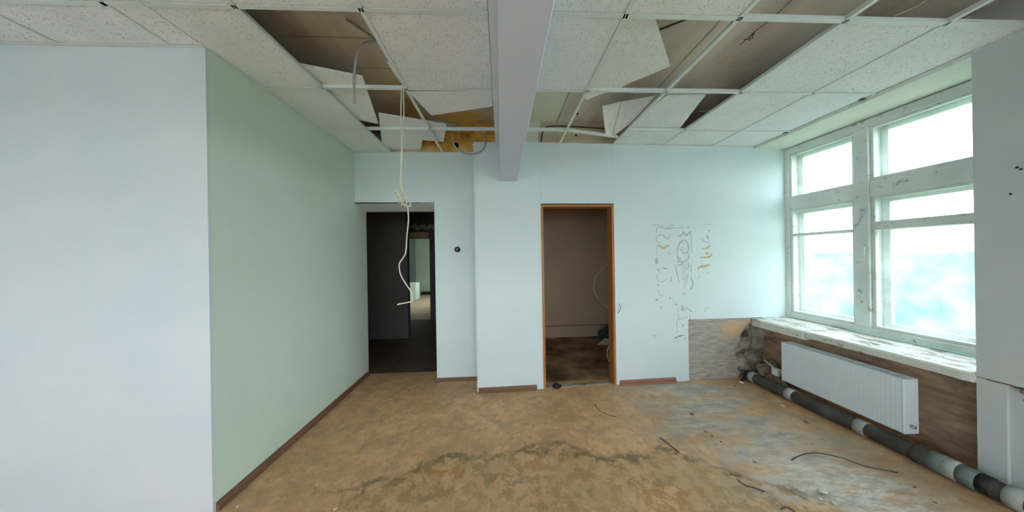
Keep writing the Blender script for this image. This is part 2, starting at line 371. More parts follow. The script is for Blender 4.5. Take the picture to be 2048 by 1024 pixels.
# ------------------------------------------------------------------ left block
wl = struct(empty('wall_left'))
bm = bmesh.new(); box(bm, -1.86, -1.70, 1.56, 3.28, 0, TOP); bmobj('side_face', bm, MT['mint'], wl)
boxo('front_face', (-4.2, -1.7005, 1.545, 1.70, 0, TOP), MT['wall_cool'], wl)
boxo('corner_bead', (-1.712, -1.6985, 1.5435, 1.562, 0, CZ-0.001), MT['wall_cool'], wl)
struct(boxo('wall_far_left', (-4.35, -4.2, -3.0, 1.70, -0.1, TOP), MT['wall_cool']))
wf = struct(empty('wall_front'))
for d in ((-4.35, -3.9, -0.1, TOP), (-0.9, -0.5, -0.1, TOP), (2.6, 3.6, -0.1, TOP), (-3.9, -0.9, -0.1, 0.7), (-0.5, 2.6, -0.1, 0.7), (-3.9, -0.9, 2.1, TOP), (-0.5, 2.6, 2.1, TOP)):
    boxo('wall_section', (d[0], d[1], -3.15, -3.0, d[2], d[3]), MT['wall_cool'], wf)
for (a, b) in ((-3.9, -0.9), (-0.5, 2.6)):
    wn = struct(empty('window_3'))
    for x in (a, (2*a+b)/3, (a+2*b)/3, b-0.06): boxo('mullion', (x, x+0.06, -3.12, -3.05, 0.7, 2.1), MT['frame'], wn)
    for z in (0.7, 1.6, 2.04): boxo('rail', (a, b, -3.11, -3.06, z, z+0.06), MT['frame'], wn)
    boxo('pane', (a, b, -3.09, -3.086, 0.76, 2.04), MT['glass'], wn)
# ------------------------------------------------------------------ window wall
wr = struct(empty('wall_right'))
XO = 3.62
PY = 1.485
def wbx(n, d, m): return boxo(n, d, MT[m], wr)
wbx('pier', (3.0, XO, 0.45, PY, 0.66, TOP), 'pier')
wbx('lower_pier', (3.0, XO, 1.39, PY, 0.0, 0.655), 'pier')
wbx('lower_wall', (3.022, XO, 0.45, 1.39, 0.0, 0.64), 'pier')
wbx('niche_back', (3.14, XO, PY, 3.05, -0.1, 0.60), 'niche')
wbx('lintel', (3.0, XO, PY, 3.05, 2.685, TOP), 'cream')
wbx('far_reveal', (3.43, XO, 2.905, 3.05, 0.6, 2.69), 'wall')
wbx('pier', (3.0, XO, -3.0, -2.0, 0.0, TOP), 'pier')
wbx('lintel', (3.0, XO, -2.0, 0.45, 2.685, TOP), 'cream')
wbx('niche_back', (3.14, XO, -2.0, 0.45, -0.1, 0.60), 'niche')
for (x, y) in ((2035, 335), (2022, 388), (2043, 338)):
    p = on(0, 3.0, x, y); bm = bmesh.new(); bmesh.ops.create_cone(bm, cap_ends=True, segments=8, radius1=0.006, radius2=0.004, depth=0.004, matrix=Matrix.Translation((2.9985, p.y, p.z)) @ Matrix.Rotation(math.pi/2, 4, 'Y'))
    bmobj('screw_hole', bm, MT['black'], wr)
bm = bmesh.new()
for k in range(4):
    z = 0.652-0.012*k*0.5; box(bm, 2.9975, 3.01, 1.40-0.13*k-0.03, 1.45-0.13*k, z, z+0.005+0.003*(k % 2))
bmobj('crack', bm, MT['crumb_d'], wr)
lump_b = bmesh.new(); lump(lump_b, (3.0, 1.335, 0.635), (0.006, 0.022, 0.016), 3); lump(lump_b, (3.0, 1.33, 0.59), (0.005, 0.014, 0.008), 5); bmobj('chipped_patch', lump_b, MT['crumb_d'], wr)
# sill
sl = struct(empty('window_sill'))
def sillprofile(y0, y1, zt, zb, xf, seed, name='sill_board'):
    bm = bmesh.new(); n = max(4, int((y1-y0)/0.035)); rows = []
    for i in range(n+1):
        y = y0+(y1-y0)*i/n; j = 0.006*noise.noise(Vector((seed, y*14, 0))); j2 = 0.005*noise.noise(Vector((seed+3, y*20, 0)))
        rows.append([bm.verts.new(c) for c in ((3.40, y, zt+0.006), (xf+0.012+j, y, zt+j2*0.4), (xf+j, y, zt-0.012), (xf+0.003+j, y, zb+0.006+j2), (xf+0.02, y, zb+j2), (3.40, y, zb))])
    for i in range(n):
        for k in range(6): bm.faces.new((rows[i][k], rows[i][(k+1) % 6], rows[i+1][(k+1) % 6], rows[i+1][k]))
    bm.faces.new(rows[0]); bm.faces.new(rows[-1]); return bmobj(name, bm, MT['sill'], sl)
sillprofile(PY, 2.36, 0.685, 0.62, 2.955, 1)
sillprofile(2.362, 2.868, 0.69, 0.60, 2.935, 5)
for (yy, xx, s) in ((2.72, 3.02, .02), (2.60, 3.2, .015), (2.2, 3.25, .02), (1.98, 3.1, .016), (2.45, 3.3, .013)):
    b = bmesh.new(); lump(b, (xx, yy, 0.692), (s, s*1.6, 0.004), int(yy*10)); bmobj('paint_flake', b, MT['crumb'], sl)

def window(name, y0, y1, ym0, ym1, full=True):
    W = struct(empty(name))
    X0, X1 = 3.38, 3.44; fr = MT['frame']; z0, z1 = 0.70, 2.675
    def f(n, *d): return boxo(n, d, fr, W, bev=0.004)
    f('frame_jamb', X0, X1+0.12, y1-0.075, y1, z0, z1); f('frame_jamb', X0, X1+0.12, y0, y0+0.06, z0, z1)
    f('frame_head', X0, X1+0.12, y0+0.06, y1-0.075, 2.60, z1); f('frame_bottom', X0-0.005, X1+0.12, y0+0.06, y1-0.075, z0, 0.755)
    f('mullion', X0-0.01, X1+0.12, ym0, ym1, 0.755, 2.60)
    L0, L1 = ym1, y1-0.075; Q0, Q1 = y0+0.06, ym0
    f('transom', X0, X1+0.12, L0, L1, 1.955, 2.09); f('transom', X0, X1+0.12, Q0, Q1, 1.955, 2.11)
    def sash(a, b, c, d, xx, wd, bars=(), stem='sash'):
        bm = bmesh.new(); y_, h_ = (a, b), (c, d)
        for dd in ((xx, xx+0.035, a, a+wd, c, d), (xx, xx+0.035, b-wd, b, c, d), (xx, xx+0.035, a+wd, b-wd, c, c+wd), (xx, xx+0.035, a+wd, b-wd, d-wd, d)): box(bm, *dd, bev=0.003)
        lo = c+wd; cells = []
        for (z, hm) in bars:
            box(bm, xx-0.002, xx+0.037, a+wd, b-wd, z, z+hm, bev=0.003); cells.append((lo, z)); lo = z+hm
        cells.append((lo, d-wd)); so = bmobj(stem, bm, fr, W)
        for (p, q) in cells: boxo('pane', (xx+0.015, xx+0.019, a+wd, b-wd, p, q), MT['glass'], so)
    for xx, wd in ((3.392, 0.022), (3.50, 0.045)):
        sash(L0, L1, 2.09, 2.60, xx, wd); sash(Q0, Q1, 2.11, 2.60, xx, wd)
        sash(L0, L1, 0.755, 1.955, xx, wd+0.003, ((1.648, 0.028),)); sash(Q0, Q1, 0.755, 1.955, xx, wd+0.003, ((1.653, 0.075),))
    boxo('latch', (X0-0.025, X0-0.01, ym0+0.02, ym0+0.045, 1.42, 1.50), MT['frame'], W, bev=0.004)
    boxo('latch', (X0-0.025, X0-0.01, ym0+0.005, ym0+0.05, 1.83, 1.85), MT['steel'], W, bev=0.003)
    return W
window('window_1', PY, 2.91, 2.185, 2.285)
window('window_2', -2.0, 0.45, -0.9, -0.75)
sl2 = struct(boxo('window_sill', (2.955, 3.40, -2.0, 0.45, 0.62, 0.69), MT['sill']))
struct(boxo('floor', (2.9, 3.62, -3.0, 3.05, -0.14, -0.001), MT['floor']))

# ------------------------------------------------------------------ beam
bmm = bmesh.new(); box(bmm, 0.0, 0.185, -3.0, wy(0)+0.02, 2.285, TOP, bev=0.004)
struct(bmobj('trim_1', bmm, MT['beam']))
bpy.data.objects['trim_1'].name = 'ceiling_beam'
# ------------------------------------------------------------------ slab above
slab = struct(empty('ceiling'))
ys = [-3.0, 0.6, 1.17, 1.55, 1.745, 2.02, 2.45, 3.3]
for i in range(len(ys)-1): boxo('slab_plank', (-4.3, -0.001, ys[i]+0.004, ys[i+1]-0.004, TOP+0.002*(i % 2), TOP+0.2), MT['slab'], slab, bev=0.004)
for a, b in ((0.186, 0.64), (0.64, 1.42), (1.42, 2.3), (2.3, 3.62)): boxo('slab_plank', (a+0.003, b-0.003, -3.0, 3.3, TOP, TOP+0.2), MT['slab'], slab, bev=0.004)
boxo('slab_plank', (-4.3, 3.62, -3.0, 3.3, TOP+0.2, TOP+0.3), MT['slab'], slab)

# ------------------------------------------------------------------ suspended ceiling
cg = struct(empty('ceiling'))
XL = [-1.70, -1.281, -0.678, -0.046]
XR = [0.186, 0.665, 1.28, 1.876, 2.467, 2.985]
RY = [0.09, 0.69, 1.291, 1.891, 2.491]
tile_me = {}
def ceil_tile(x0, x1, y0, y1, z=CZ):
    w_, h_ = round(x1-x0, 3), round(y1-y0, 3); k = (w_, h_)
    if k not in tile_me:
        bm = bmesh.new(); box(bm, 0.003, w_-0.003, 0.003, h_-0.003, 0, 0.014); me = bpy.data.meshes.new('ceiling_tile'); bm.to_mesh(me); bm.free(); me.materials.append(MT['tile']); tile_me[k] = me
    o = bpy.data.objects.new('ceiling_tile', tile_me[k]); o.location = (x0, y0, z+0.0025); o.parent = cg; C.objects.link(o); return o
gone = {('L', 1, 2), ('L', 1, 3), ('L', 1, 4), ('L', 2, 3), ('L', 2, 4), ('R', 0, 3), ('R', 0, 4), ('R', 1, 2), ('R', 1, 3), ('R', 1, 4),
        ('R', 2, 1), ('R', 2, 2), ('R', 2, 3), ('R', 3, 1), ('R', 4, 1)}
for side, XS in (('L', XL), ('R', XR)):
    for i in range(len(XS)-1):
        if side == 'R' and i > 4: continue
        for j in range(5):
            if (side, i, j) in gone: continue
            y0 = RY[j]; xa, xb = XS[i], XS[i+1]
            yb = RY[j+1] if j < 4 else (3.03 if side == 'L' else wy((xa+xb)/2)-0.008)
            ceil_tile(xa, xb, y0, yb)
# further left over the open side of the room
for i, (xa, xb) in enumerate(((-1.881, -1.70), (-2.481, -1.881), (-3.081, -2.481), (-3.681, -3.081), (-4.2, -3.681))):
    for j in range(3):
        yb = RY[j+1] if j < 2 else 1.545
        ceil_tile(xa, xb, RY[j], yb)
ceil_tile(2.985, 3.0, 0.09, 1.48)
# one plain field over the unseen part of the room
boxo('ceiling_field', (-4.2, 0.0, -3.0, 0.088, CZ+0.002, CZ+0.018), MT['tile'], cg)
boxo('ceiling_field', (0.186, 3.0, -3.0, 0.088, CZ+0.002, CZ+0.018), MT['tile'], cg)
def tee(p0, p1, wd=0.024, name='ceiling_tee'):
    p0, p1 = Vector(p0), Vector(p1); d = (p1-p0); L = d.length; a = d.normalized(); s = a.cross(Vector((0, 0, 1))).normalized(); u = s.cross(a)
    bm = bmesh.new()
    prof = [(-wd/2, -0.0035), (wd/2, -0.0035), (wd/2, -0.001), (0.0012, -0.001), (0.0012, 0.026), (-0.0012, 0.026), (-0.0012, -0.001), (-wd/2, -0.001)]
    A = [bm.verts.new(p0+s*x+u*z) for x, z in prof]; B = [bm.verts.new(p1+s*x+u*z) for x, z in prof]
    for i in range(8): bm.faces.new((A[i], B[i], B[(i+1) % 8], A[(i+1) % 8]))
    bm.faces.new(A); bm.faces.new(B[::-1]); return bmobj(name, bm, MT['tee'], cg)
for x in XL[1:3]: tee((x, 0.09, CZ), (x, 3.028, CZ))
for x in XR[1:5]: tee((x, 0.09, CZ), (x, wy(x)-0.004, CZ))
for x in (-1.881, -2.481, -3.081, -3.681): tee((x, 0.09, CZ), (x, 1.54, CZ), 0.02)
for y in RY[1:]:
    xs = XL
    for i in range(3): tee((xs[i]+0.002, y, CZ), (xs[i+1]-0.002, y, CZ), 0.02)
    for i in range(5):
        if y == RY[4] and i in (0, 1): continue
        tee((XR[i]+0.002, y, CZ), (XR[i+1]-0.002, y, CZ), 0.024 if y == RY[2] else 0.02)
for y in RY[1:3]: tee((-4.2, y, CZ), (-1.702, y, CZ), 0.02)
# the two bent cross tees by the rear wall
p_mid = Vector((0.665, 2.50, CZ))
tee((0.19, 2.42, CZ-0.035), p_mid, 0.02); tee(p_mid+Vector((0.004, 0, 0)), (1.235, 2.60, CZ-0.02), 0.022)
# wall angles
boxo('wall_angle', (-0.046, -0.002, 0.09, 3.03, CZ-0.004, CZ-0.001), MT['tee'], cg)
boxo('wall_angle', (-0.0035, -0.0005, 0.09, 2.74, CZ-0.03, CZ+0.026), MT['tee'], cg)
boxo('wall_angle', (-1.699, -1.684, 1.56, 3.03, CZ-0.003, CZ), MT['tee'], cg)
boxo('wall_angle', (-4.2, -1.70, 1.528, 1.543, CZ-0.003, CZ), MT['tee'], cg)
boxo('wall_angle', (-1.684, -0.05, 3.018, 3.033, CZ-0.003, CZ), MT['tee'], cg)
prismo('wall_angle', [(0.19, wy(0.19)-0.016, CZ-0.003), (2.985, wy(2.985)-0.016, CZ-0.003), (2.985, wy(2.985)-0.001, CZ-0.003), (0.19, wy(0.19)-0.001, CZ-0.003)], (0, 0, 0.003), MT['tee'], cg)
boxo('wall_angle', (2.983, 2.9995, 0.09, 2.84, CZ-0.004, CZ-0.001), MT['tee'], cg)
for (x, y) in ((2.96, 1.94), (2.96, 2.5)): boxo('clip', (x, x+0.03, y, y+0.03, CZ-0.006, CZ-0.002), MT['wire'], cg)

# ------------------------------------------------------------------ displaced and broken tiles
def loose(pts, z, label, group=None, tilt=None, t=0.014, mat='tile'):
    if tilt: P = [Vector((p[0], p[1], z+tilt[0]*(p[0]-pts[0][0])+tilt[1]*(p[1]-pts[0][1]))) for p in pts]
    else: P = [Vector((p[0], p[1], z)) for p in pts]
    c = sum(P, Vector())/len(P); bm = bmesh.new(); prism(bm, [p-c for p in P], (0, 0, t))
    o = bmobj('broken_ceiling_tile', bm, MT[mat]); o.location = c
    return tag(o, label, 'ceiling tile', group)
def pz(u, v, z): p = on(2, z, u, v); return (p.x, p.y)
ZL = CZ+0.029
loose([(-1.52, 1.60), pz(590, 128, ZL), pz(725, 155, ZL), pz(757, 248, ZL), pz(700, 236, ZL), (-1.66, 2.28)], ZL, 'white ceiling tile slipped askew onto the grid between the left wall and the hanging cord')
loose([pz(757, 228, ZL), pz(893, 250, ZL), pz(887, 284, ZL), pz(845, 280, ZL), pz(840, 308, ZL), pz(766, 304, ZL)], ZL, 'chipped white ceiling tile with a notched corner lying over the cord by the rear wall', tilt=(0, 0.0))
loose([pz(771, 121, ZL+.012), pz(800, 135, ZL+.012), pz(812, 178, ZL+.012), pz(790, 150, ZL+.012)], ZL+0.012, 'thin sliver of ceiling tile poking into the large stained opening')
ZB = CZ+0.0025
loose([pz(816, 183, ZB), (-0.05, 1.905), pz(985, 213, ZB), pz(862, 231, ZB)], ZB, 'ceiling tile torn off diagonally just left of the beam, in front of the orange stain')
loose([pz(1205, 120, ZL), pz(1230, 48, ZL), pz(1246, 43, ZL), pz(1266, 31, ZL), pz(1306, 24, ZL), pz(1340, 133, ZL), pz(1262, 165, ZL), pz(1238, 178, ZL), pz(1178, 182, ZL)], ZL, 'speckled ceiling tile turned askew right of the beam beside an open gap')
loose([pz(1262, 164, ZL+.016), pz(1232, 178, ZL+.016), pz(1195, 176, ZL+.016), pz(1192, 160, ZL+.016)], ZL+.016, 'small curled offcut of tile under the askew speckled tile')
loose([pz(1166, 184, ZB), pz(1215, 184, ZB), pz(1172, 200, ZB)], ZB, 'small triangular scrap of tile at the grid crossing above the inner door')
loose([pz(1334, 190, ZL), pz(1412, 189, ZL), pz(1354, 264, ZL), pz(1252, 264, ZL), pz(1262, 250, ZL)], ZL, 'ceiling tile slid sideways leaving a dark triangular gap toward the window')
loose([pz(945, 289, ZL), pz(984, 290, ZL), pz(984, 300, ZL), pz(950, 303, ZL)], ZL, 'white scrap of board at the head of the rear wall next to the beam')
# two fragments leaning in the opening above the inner door
def slabtri(pts, n, label):
    P = [Vector(p) for p in pts]; c = sum(P, Vector())/len(P); bm = bmesh.new(); prism(bm, [p-c for p in P], n)
    o = bmobj('broken_ceiling_tile', bm, MT['tile']); o.location = c; tag(o, label, 'ceiling tile')
a1, a2, a3, a4 = on(2, 2.84, 1205, 212), on(2, 2.85, 1242, 203), on(2, 2.70, 1223, 274), on(2, 2.70, 1212, 272)
slabtri([a1, a2, a3, a4], (0.0, 0.012, 0.008), 'narrow broken tile fragment leaning down through the opening above the inner door')
b2 = on(2, 2.78, 1312, 191)
slabtri([a2+Vector((0.006, 0, 0)), b2, on(2, 2.735, 1262, 246), a3+Vector((0.008, 0, 0.002))], (0.0, 0.012, 0.008), 'wider wedge of broken tile propped beside the narrow leaning fragment')
# dark batten above the opening and hanger wires
o = tubeo('hanger_rod', [on(2, 2.88, 1317, 60), on(2, 2.92, 1380, 36)], 0.006, MT['wire'], None, 6, 0); tag(o, 'dark rod above the gap beside the askew speckled tile', 'rod')
o = tubeo('hanger_wire', [on(2, 2.93, 1588, -4), on(2, 2.86, 1540, 40), on(2, 2.80, 1508, 64)], 0.0022, MT['wire'], None, 5); 
bm = bmesh.new(); q = on(2, 2.80, 1508, 66)
for k in range(5): tube(bm, smoothpath([q, q+Vector((random.uniform(-.03, .03), random.uniform(-.02, .02), random.uniform(-.03, .01))), q+Vector((random.uniform(-.05, .01), random.uniform(0, .05), random.uniform(-.05, -.01)))], 3), 0.002, 4)
bmobj('frayed_end', bm, MT['wire'], o); tag(o, 'dark hanger wire with frayed end dangling from the slab', 'wire')
o = tubeo('hanger_wire', [on(2, 2.93, 1862, -4), on(2, 2.9, 1830, 14), on(2, 2.88, 1786, 34)], 0.004, MT['cord'], None, 5); tag(o, 'pale wire stretched across the brown opening nearest the window', 'wire')
o = tubeo('hanger_wire', [on(2, TOP+0.002, 1374, 228), on(2, 2.82, 1400, 223), on(2, 2.80, 1426, 221)], 0.003, MT['cord'], None, 5); tag(o, 'thin pale wire in the dark triangular ceiling gap', 'wire')

# ------------------------------------------------------------------ cables above and hanging
def corrugated(name, pts, r, label, mat='conduit'):
    P = smoothpath(pts, 10); Q = []
    for i in range(len(P)-1):
        for k in range(2): Q.append(P[i].lerp(P[i+1], k/2))
    Q.append(P[-1]); bm = bmesh.new(); tube(bm, Q, [r*(1.0 if i % 2 else 0.84) for i in range(len(Q))], 8); o = bmobj(name, bm, MT[mat], None, True); tag(o, label, 'cable'); return o
corrugated('conduit_hose', [(-0.93, 1.60, 2.94), on(1, 1.66, 748, 78), on(1, 1.68, 728, 88), on(1, 1.70, 714, 112), on(1, 1.72, 709, 150), on(1, 1.72, 708, 180), on(1, 1.72, 709, 206)], 0.009, 'grey corrugated conduit curving down out of the large ceiling opening')
corrugated('conduit_hose', [on(2, 2.90, 822, 186), on(2, 2.88, 838, 210), on(2, 2.86, 860, 232), on(2, 2.86, 888, 244), on(2, 2.88, 912, 250), (-0.50, 2.95, 2.90)], 0.011, 'grey conduit running past the torn tile to the black wall plug')
corrugated('conduit_hose', [on(1, 2.725, 906, 272), on(1, 2.725, 908, 290), on(1, 2.725, 922, 303), on(1, 2.725, 940, 308), on(1, 2.725, 960, 303), on(1, 2.725, 970, 288), on(1, 2.725, 966, 268)], 0.009, 'looped grey conduit drooping beside the beam under the orange stain')
def plug(u, v, y, s, label):
    p = on(1, y, u, v); bm = bmesh.new(); lump(bm, (0, 0, 0), (s, 0.02, s), int(u), 2, 0.5); o = bmobj('wall_plug', bm, MT['black'], None, True); o.location = p; tag(o, label, 'plug'); return p
plug(915, 243, 3.03, 0.032, 'upper black plug of wires in the orange stained wall above the ceiling')
plug(912, 290, 3.03, 0.028, 'lower black plug of wires in the orange stained wall above the ceiling')
plug(1152, 271, 2.81, 0.014, 'small black plug in the wall above the inner door, over the bent grid')
plug(1155, 228, 2.45, 0.008, 'tiny black knob under the slab above the inner door')
# dark crack round the beige patch above the inner door, and the white patch beside it
tubeo('dark_crack', [onw(1083, 290, -0.006), onw(1084, 272, -0.006), onw(1090, 256, -0.006), onw(1110, 252, -0.006), onw(1160, 254, -0.006), onw(1225, 258, -0.006)], 0.007, MT['wire'], wb, 6)
wallsheet('white_patch', [(0.19, CZ), (0.425, CZ), (0.43, 2.86), (0.46, TOP), (0.19, TOP)], 0.006, MT['cream'], wb, -0.010)
# hanging cord
cord = empty('hanging_cord', on(1, 1.9, 804, 182)); cy = 1.88
base = cord.location.copy()
def cp(u, v, dy=0.0): return on(1, cy+dy, u, v)-base
tubeo('upper_strand', [cp(803, 178), cp(802, 230), cp(804, 300), cp(802, 350), cp(804, 385)], 0.0045, MT['cord'], cord, 6)
tubeo('upper_strand', [cp(806, 178, .01), cp(808, 225, .01), cp(805, 262, .012), cp(803, 300, .01), cp(801, 345, .008), cp(800, 382, .01)], 0.0045, MT['cord'], cord, 6)
tubeo('short_end', [cp(804, 250, -.01), cp(808, 268, -.012), cp(811, 279, -.012)], 0.003, MT['cord'], cord, 6)
bm = bmesh.new(); random.seed(11)
kn = [cp(800, 378)]
for k in range(26):
    a = k*2.4; t = k/26
    kn.append(cp(797+14*t+(11-4*t)*math.cos(a), 384+22*t+(11-3*t)*math.sin(a*1.1), 0.02*math.sin(a*1.7)))
kn.append(cp(816, 412)); tube(bm, smoothpath(kn, 5), 0.0042, 6)
tube(bm, smoothpath([cp(806, 398), cp(818, 403), cp(822, 411), cp(812, 413), cp(803, 404)], 5), 0.0045, 6)
bmobj('tangled_knot', bm, MT['cord'], cord, True)
tubeo('lower_strand', [cp(815, 410), cp(817, 440), cp(814, 470), cp(812, 500), cp(808, 513), cp(799, 527), cp(800, 545), cp(808, 562), cp(820, 580), cp(825, 592), cp(824, 602), cp(815, 605), cp(803, 607), cp(795, 609)], 0.005, MT['cord'], cord, 6)
tag(cord, 'cream cord with a tangled knot hanging from the ceiling before the dark opening', 'cord')
o = tubeo('cord_scrap', [on(1, Y1-.01, 838, 402), on(1, Y1-.012, 843, 408), on(1, Y1-.008, 848, 406)], 0.004, MT['cord'], None, 6); tag(o, 'short cream cord stub on the edge over the dark opening', 'cord')
# socket box
p = on(1, Y1, 915, 499); sb = empty('wall_box', p)
bm = bmesh.new(); bmesh.ops.create_cone(bm, cap_ends=False, segments=20, radius1=0.034, radius2=0.034, depth=0.012, matrix=Matrix.Translation((0, -0.004, 0)) @ Matrix.Rotation(math.pi/2, 4, 'X'))
bmobj('rim', bm, MT['black'], sb, True)
bm = bmesh.new(); bmesh.ops.create_circle(bm, cap_ends=True, segments=20, radius=0.0335, matrix=Matrix.Translation((0, -0.002, 0)) @ Matrix.Rotation(math.pi/2, 4, 'X')); bmobj('recess', bm, MT['black'], sb)
bm = bmesh.new(); lump(bm, (-0.010, -0.008, 0.0), (0.007, 0.004, 0.013), 4); lump(bm, (0.006, -0.008, 0.012), (0.010, 0.004, 0.006), 9); bmobj('contact', bm, MT['steel'], sb)
bm = bmesh.new(); box(bm, -0.01, 0.034, -0.006, -0.003, -0.036, -0.028); bmobj('tab', bm, MT['conduit'], sb)
tag(sb, 'open round black electrical box in the wall beside the dark opening', 'electrical box')

# ------------------------------------------------------------------ doors
dr = struct(empty('door_1'))
wallsheet('jamb', [(DX0-0.014, 0), (DX0+0.012, 0), (DX0+0.012, DZ), (DX0-0.014, DZ)], 0.13, MT['jamb'], dr, 0.006)
wallsheet('jamb', [(DX1-0.026, 0), (DX1, 0), (DX1, DZ), (DX1-0.026, DZ)], 0.13, MT['jamb'], dr, 0.006)
wallsheet('head', [(DX0+0.012, DZ-0.024), (DX1-0.026, DZ-0.024), (DX1-0.026, DZ), (DX0+0.012, DZ)], 0.13, MT['jamb'], dr, 0.006)
wallsheet('threshold', [(DX0, 0.001), (DX1, 0.001), (DX1, 0.008), (DX0, 0.008)], 0.05, MT['cement'], dr, -0.02)
# ------------------------------------------------------------------ skirtings
def skirt(name, pts, h, t, mat):     # along a line on the floor, with a moulded profile
    (xa, ya), (xb, yb) = pts; d = Vector((xb-xa, yb-ya, 0)).normalized(); n = Vector((d.y, -d.x, 0))
    prof = [(0, 0), (t, 0), (t, h*0.55), (t*0.75, h*0.7), (t*0.45, h*0.85), (t*0.4, h), (0, h)]
    bm = bmesh.new(); A = [bm.verts.new(Vector((xa, ya, z))+n*q) for q, z in prof]; B = [bm.verts.new(Vector((xb, yb, z))+n*q) for q, z in prof]
    for i in range(7): bm.faces.new((A[i], B[i], B[(i+1) % 7], A[(i+1) % 7]))
    bm.faces.new(A); bm.faces.new(B[::-1]); return struct(bmobj(name, bm, MT[mat]))
skirt('baseboard_left', ((-1.699, 1.56), (-1.699, 3.25)), 0.05, 0.022, 'skirt')
skirt('baseboard_rear', ((-0.78, Y1-0.001), (-0.29, Y1-0.001)), 0.042, 0.016, 'skirt')
skirt('baseboard_rear', ((-0.27, wy(-0.27)-0.001), (0.365, wy(0.365)-0.001)), 0.052, 0.02, 'skirt')
sk = empty('skirting_strip', (1.31, wy(1.31), 0))
for (dz, t, h) in ((0.0, 0.034, 0.024), (0.026, 0.022, 0.022)):
    bm = bmesh.new(); x0, x1 = (0.0, 0.655)
    prism(bm, [(x0, -0.002-t, dz+0.001), (x1, -0.002-t+0.0229, dz+0.003), (x1, -0.002+0.0229, dz+0.003), (x0, -0.002, dz+0.001)], (0, 0, h))
    bmobj('strip', bm, MT['skirt_red'], sk)
tag(sk, 'short loose length of red brown skirting at the wall below the glue marks', 'skirting')

# ------------------------------------------------------------------ glue marks on the rear wall
def smear(pts, wd, mat='glue'):
    P = smoothpath([onw(u, v, 0.0006 if mat == 'glue_f' else 0.0018) for u, v in pts], 4); n = len(P); bm = bmesh.new(); rows = []
    for i, p in enumerate(P):
        d = (P[min(i+1, n-1)]-P[max(i-1, 0)]); d.y = 0; d.normalize(); s = Vector((-d.z, 0, d.x))
        e = (wd[0]+(wd[1]-wd[0])*i/(n-1) if isinstance(wd, tuple) else wd)*(1.0 if mat == 'glue_d' else 1.35)+0.0015
        e *= (0.75+0.5*noise.noise(Vector((p.x*40, 0, p.z*40))))*(math.sin(math.pi*min(1, max(0.0, (i+0.6)/(n+0.2))))**0.35)
        a, b = p+s*e, p-s*e
        rows.append([bm.verts.new(a+Vector((0, 0.003, 0))), bm.verts.new(a*0.6+b*0.4), bm.verts.new(b*0.6+a*0.4), bm.verts.new(b+Vector((0, 0.003, 0)))])
    for i in range(n-1):
        for k in range(3): bm.faces.new((rows[i][k], rows[i+1][k], rows[i+1][k+1], rows[i][k+1]))
    return bmobj('glue_smear', bm, MT[mat], wb, True)
MT['glue_f'] = plain('faint_glue_film', (0.58, 0.665, 0.68), 0.65, 0.1, 20)
def z4(x, y): return (1240+x*0.293, 420+y*0.293)     # reading off the enlarged view
def Z(L): return [z4(*q) for q in L]
smear(Z([(430, 200), (425, 260), (440, 330), (425, 400), (440, 470), (436, 545)]), 0.062, 'glue_f')
smear(Z([(250, 160), (250, 130), (270, 118), (320, 120), (370, 124), (440, 118)]), 0.007)
smear(Z([(245, 205), (252, 180), (285, 168), (310, 190), (330, 195), (342, 165)]), (0.007, 0.012))
smear(Z([(246, 195), (255, 215), (280, 225)]), 0.005)
smear(Z([(248, 250), (262, 240), (290, 258), (312, 250), (340, 240)]), (0.014, 0.026), 'glue_y')
smear(Z([(250, 255), (252, 300)]), 0.003, 'glue_y')
smear(Z([(328, 292), (340, 290), (346, 303)]), 0.006)
smear(Z([(247, 325), (248, 350), (250, 372)]), 0.026)
smear(Z([(292, 400), (310, 398), (328, 404)]), 0.010, 'glue_d')
smear(Z([(258, 400), (265, 412), (264, 425)]), 0.016)
smear(Z([(254, 440), (258, 480), (290, 488), (320, 474)]), 0.006)
smear(Z([(352, 455), (350, 475), (344, 494)]), 0.007, 'glue_d')
smear(Z([(250, 505), (262, 512), (258, 522)]), 0.014)
smear(Z([(256, 540), (270, 575), (300, 586)]), 0.004)
smear(Z([(244, 608), (252, 613), (260, 616)]), 0.014, 'glue_d')
smear(Z([(338, 600), (346, 604)]), 0.012, 'glue_d'); smear(Z([(278, 658), (286, 670)]), 0.009, 'glue_d')
smear(Z([(218, 104), (250, 104), (290, 102)]), 0.004, 'glue_d'); smear(Z([(330, 103), (372, 105)]), 0.003, 'glue_d')
smear(Z([(560, 100), (625, 98)]), 0.003); smear(Z([(300, 128), (350, 126)]), 0.006)
smear(Z([(462, 112), (468, 124)]), 0.010, 'glue_d')
smear(Z([(390, 180), (420, 172), (436, 150), (450, 172), (470, 160), (484, 145)]), (0.012, 0.020), 'glue')
smear(Z([(430, 165), (440, 150), (446, 172)]), 0.014, 'glue_y')
smear(Z([(480, 150), (490, 190), (488, 240), (494, 295)]), 0.006)
smear(Z([(412, 210), (400, 245), (390, 290), (396, 320), (420, 340)]), 0.010)
smear(Z([(410, 230), (430, 205), (455, 215), (468, 250), (462, 285), (430, 292), (412, 262)]), 0.014)
smear(Z([(468, 290), (470, 325), (440, 352), (405, 345), (392, 318)]), 0.012)
smear(Z([(388, 362), (410, 350), (425, 366), (405, 378), (390, 370)]), 0.012)
smear(Z([(430, 365), (440, 390), (460, 400), (470, 375), (462, 345)]), 0.010)
smear(Z([(384, 375), (384, 410), (396, 455), (404, 500)]), 0.008)
smear(Z([(470, 410), (460, 460), (440, 475), (415, 468)]), 0.007)
smear(Z([(484, 375), (486, 420)]), 0.009)
smear(Z([(480, 455), (496, 490), (494, 520), (480, 546)]), (0.008, 0.009), 'glue_d')
smear(Z([(430, 565), (440, 575), (448, 566)]), 0.008)
